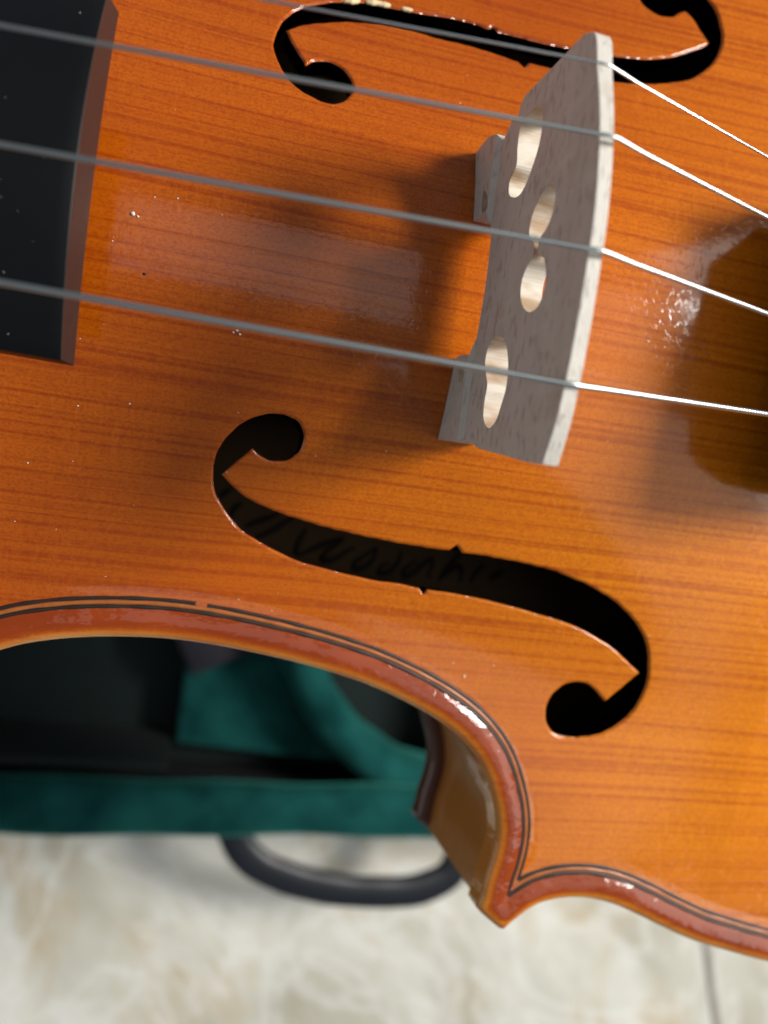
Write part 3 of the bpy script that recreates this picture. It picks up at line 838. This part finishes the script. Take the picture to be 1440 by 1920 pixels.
# ------------------------------------------------------------------ violin case below
RIM = -230.0; FL = -302.0
case = empty('violin_case', (0, -0.05, 0.0))
tag(case, 'open black violin case lined with dark green velvet, lying on the tiles', 'instrument case')
cz = lambda z: (z + HZ*1000)          # violin z (mm) -> floor z
def cobj(name, V, F, mt, smooth=True):
    V = [(x, y + 50, cz(z)) for x, y, z in V]
    return mesh_obj(name, V, F, mt, case, smooth)
def cbox(name, x0, x1, y0, y1, z0, z1, mt, bw=4):
    V = [(x, y, z) for z in (z0, z1) for x, y in ((x0, y0), (x1, y0), (x1, y1), (x0, y1))]
    F = [(3, 2, 1, 0), (4, 5, 6, 7), (0, 1, 5, 4), (1, 2, 6, 5), (2, 3, 7, 6), (3, 0, 4, 7)]
    o = cobj(name, V, F, mt, True); bevel(o, bw, 4, 30); return o
XL, XR, YF, YB = -420, 330, -176, 70
# outer shell walls and base
cbox('shell_base', XL, XR, YF, YB, FL-7.5, FL+2, M_shell, 3)
cbox('shell_side', XL, XR, YF, YF+8, FL+1.5, RIM-6, M_shell, 3)
cbox('shell_side', XL, XR, YB-8, YB, FL+1.5, RIM-6, M_shell, 3)
cbox('shell_end', XL, XL+8, YF+8.5, YB-8.5, FL+1.5, RIM-6, M_shell, 3)
cbox('shell_end', XR-8, XR, YF+8.5, YB-8.5, FL+1.5, RIM-6, M_shell, 3)
# padded rim rolled over the front wall, slightly uneven
def pad(name, path, ry, rz, mt, n=16, wob=.8):
    P = np.asarray(path, float); m = len(P); V = []; F = []
    for i in range(m):
        t = P[min(i+1, m-1)] - P[max(i-1, 0)]; t[2] = 0; t /= np.linalg.norm(t); u = np.array([-t[1], t[0], 0])
        w1 = 1 + wob*.05*math.sin(i*.8) + wob*.04*math.sin(i*.31+1)
        for k in range(n):
            a = 2*math.pi*k/n; c, s_ = math.cos(a), math.sin(a)
            c = math.copysign(abs(c)**.75, c); s_ = math.copysign(abs(s_)**.75, s_)
            V.append(P[i] + u*ry*c*w1 + np.array([0, 0, rz*s_*w1]))
    for i in range(m-1):
        for k in range(n): F.append((i*n+k, i*n+(k+1) % n, (i+1)*n+(k+1) % n, (i+1)*n+k))
    F.append(tuple(range(n))[::-1]); F.append(tuple((m-1)*n+k for k in range(n)))
    return cobj(name, V, F, mt)
pad('padded_rim', [(x, YF+10.5+1.0*math.sin(x*.02), RIM-5) for x in np.linspace(XL, XR, 90)], 11, 8, M_velvet)
pad('padded_rim', [(x, YB-10.5, RIM-5) for x in np.linspace(XL, XR, 60)], 11, 8, M_velvet)
# lining floor, compartment block and the curved pillow that cradles the body
cbox('lining_floor', XL+9, XR-9, YF+9, YB-9, FL+2.5, FL+9, M_shade, 3)
cbox('lining_wall', XL+9, -30, YF+22.5, YF+26, FL+9.5, RIM-12, M_shade, 1)
# compartment block with its end cut to the curve of the cushion
cush = catmull([(14, -70), (20.2, -97.6), (25, -106.9), (35.9, -124.4), (50.1, -138.3), (66.8, -148.7), (85.9, -155.4), (112, -158)], step=4)
poly = [(-27, -150.5), (-27, -60)] + [tuple(p + [-4, -3]) for p in cush[:-8]]
m = len(poly); V = [(x, y, RIM-42) for x, y in poly] + [(x, y, FL+9.5) for x, y in poly]
F = [tuple(range(m))] + [(i, m+i, m+(i+1) % m, (i+1) % m) for i in range(m)]
bevel(cobj('compartment', V, F, M_velvet, False), 11, 5, 40)
pad('curved_cushion', [(p[0], p[1], RIM-26) for p in cush], 9.5, 18, M_velvet)
cbox('shade_divider', 118, 124, -154, 40, FL+9.5, RIM-6, M_velvet, 2)  # added out of sight under the violin to cast shade on the compartment
# carrying handle hinged on the front wall, tipped outwards
hp = catmull([(p, q, RIM-22) for p, q in ((0, -172), (2, -182), (5, -188.5), (12.7, -196.3), (26.9, -203), (44.9, -207.6), (70.7, -210), (96.8, -207.3), (108.1, -200.5), (111.5, -190.5), (112.5, -181.5), (113, -172))], step=3)
pad('handle', hp, 7.4, 3.6, M_plastic, 16, .3)
for x in (0, 113):
    cbox('handle_mount', x-8, x+8, YF-6, YF-.5, RIM-32, RIM-13, M_plastic, 2.5)

# grey cloth lying in the case beside the compartment
Vg = []; Fg = []; nx, ny = 26, 22
for j in range(ny):
    for i in range(nx):
        u, v = i/(nx-1), j/(ny-1)
        z = 6*math.sin(u*9+v*3)*math.sin(v*7) + 10*math.exp(-((u-.5)**2+(v-.5)**2)*8)
        Vg.append(((u-.5)*62, (v-.5)*54, 6 + z*.6))
for j in range(ny-1):
    for i in range(nx-1):
        Fg.append((j*nx+i, j*nx+i+1, (j+1)*nx+i+1, (j+1)*nx+i))
cloth = mesh_obj('cloth', Vg, Fg, M_cloth, None, True)
cloth.location = (-.010, -.080, cz(RIM-42)*S + .0005)
cloth.rotation_euler = (0, 0, .5)
sm = cloth.modifiers.new('Solidify', 'SOLIDIFY'); sm.thickness = .003
sm = cloth.modifiers.new('Subsurf', 'SUBSURF'); sm.levels = 1; sm.render_levels = 1
tag(cloth, 'dark grey cloth inside the green-lined case below the waist of the violin', 'cloth')
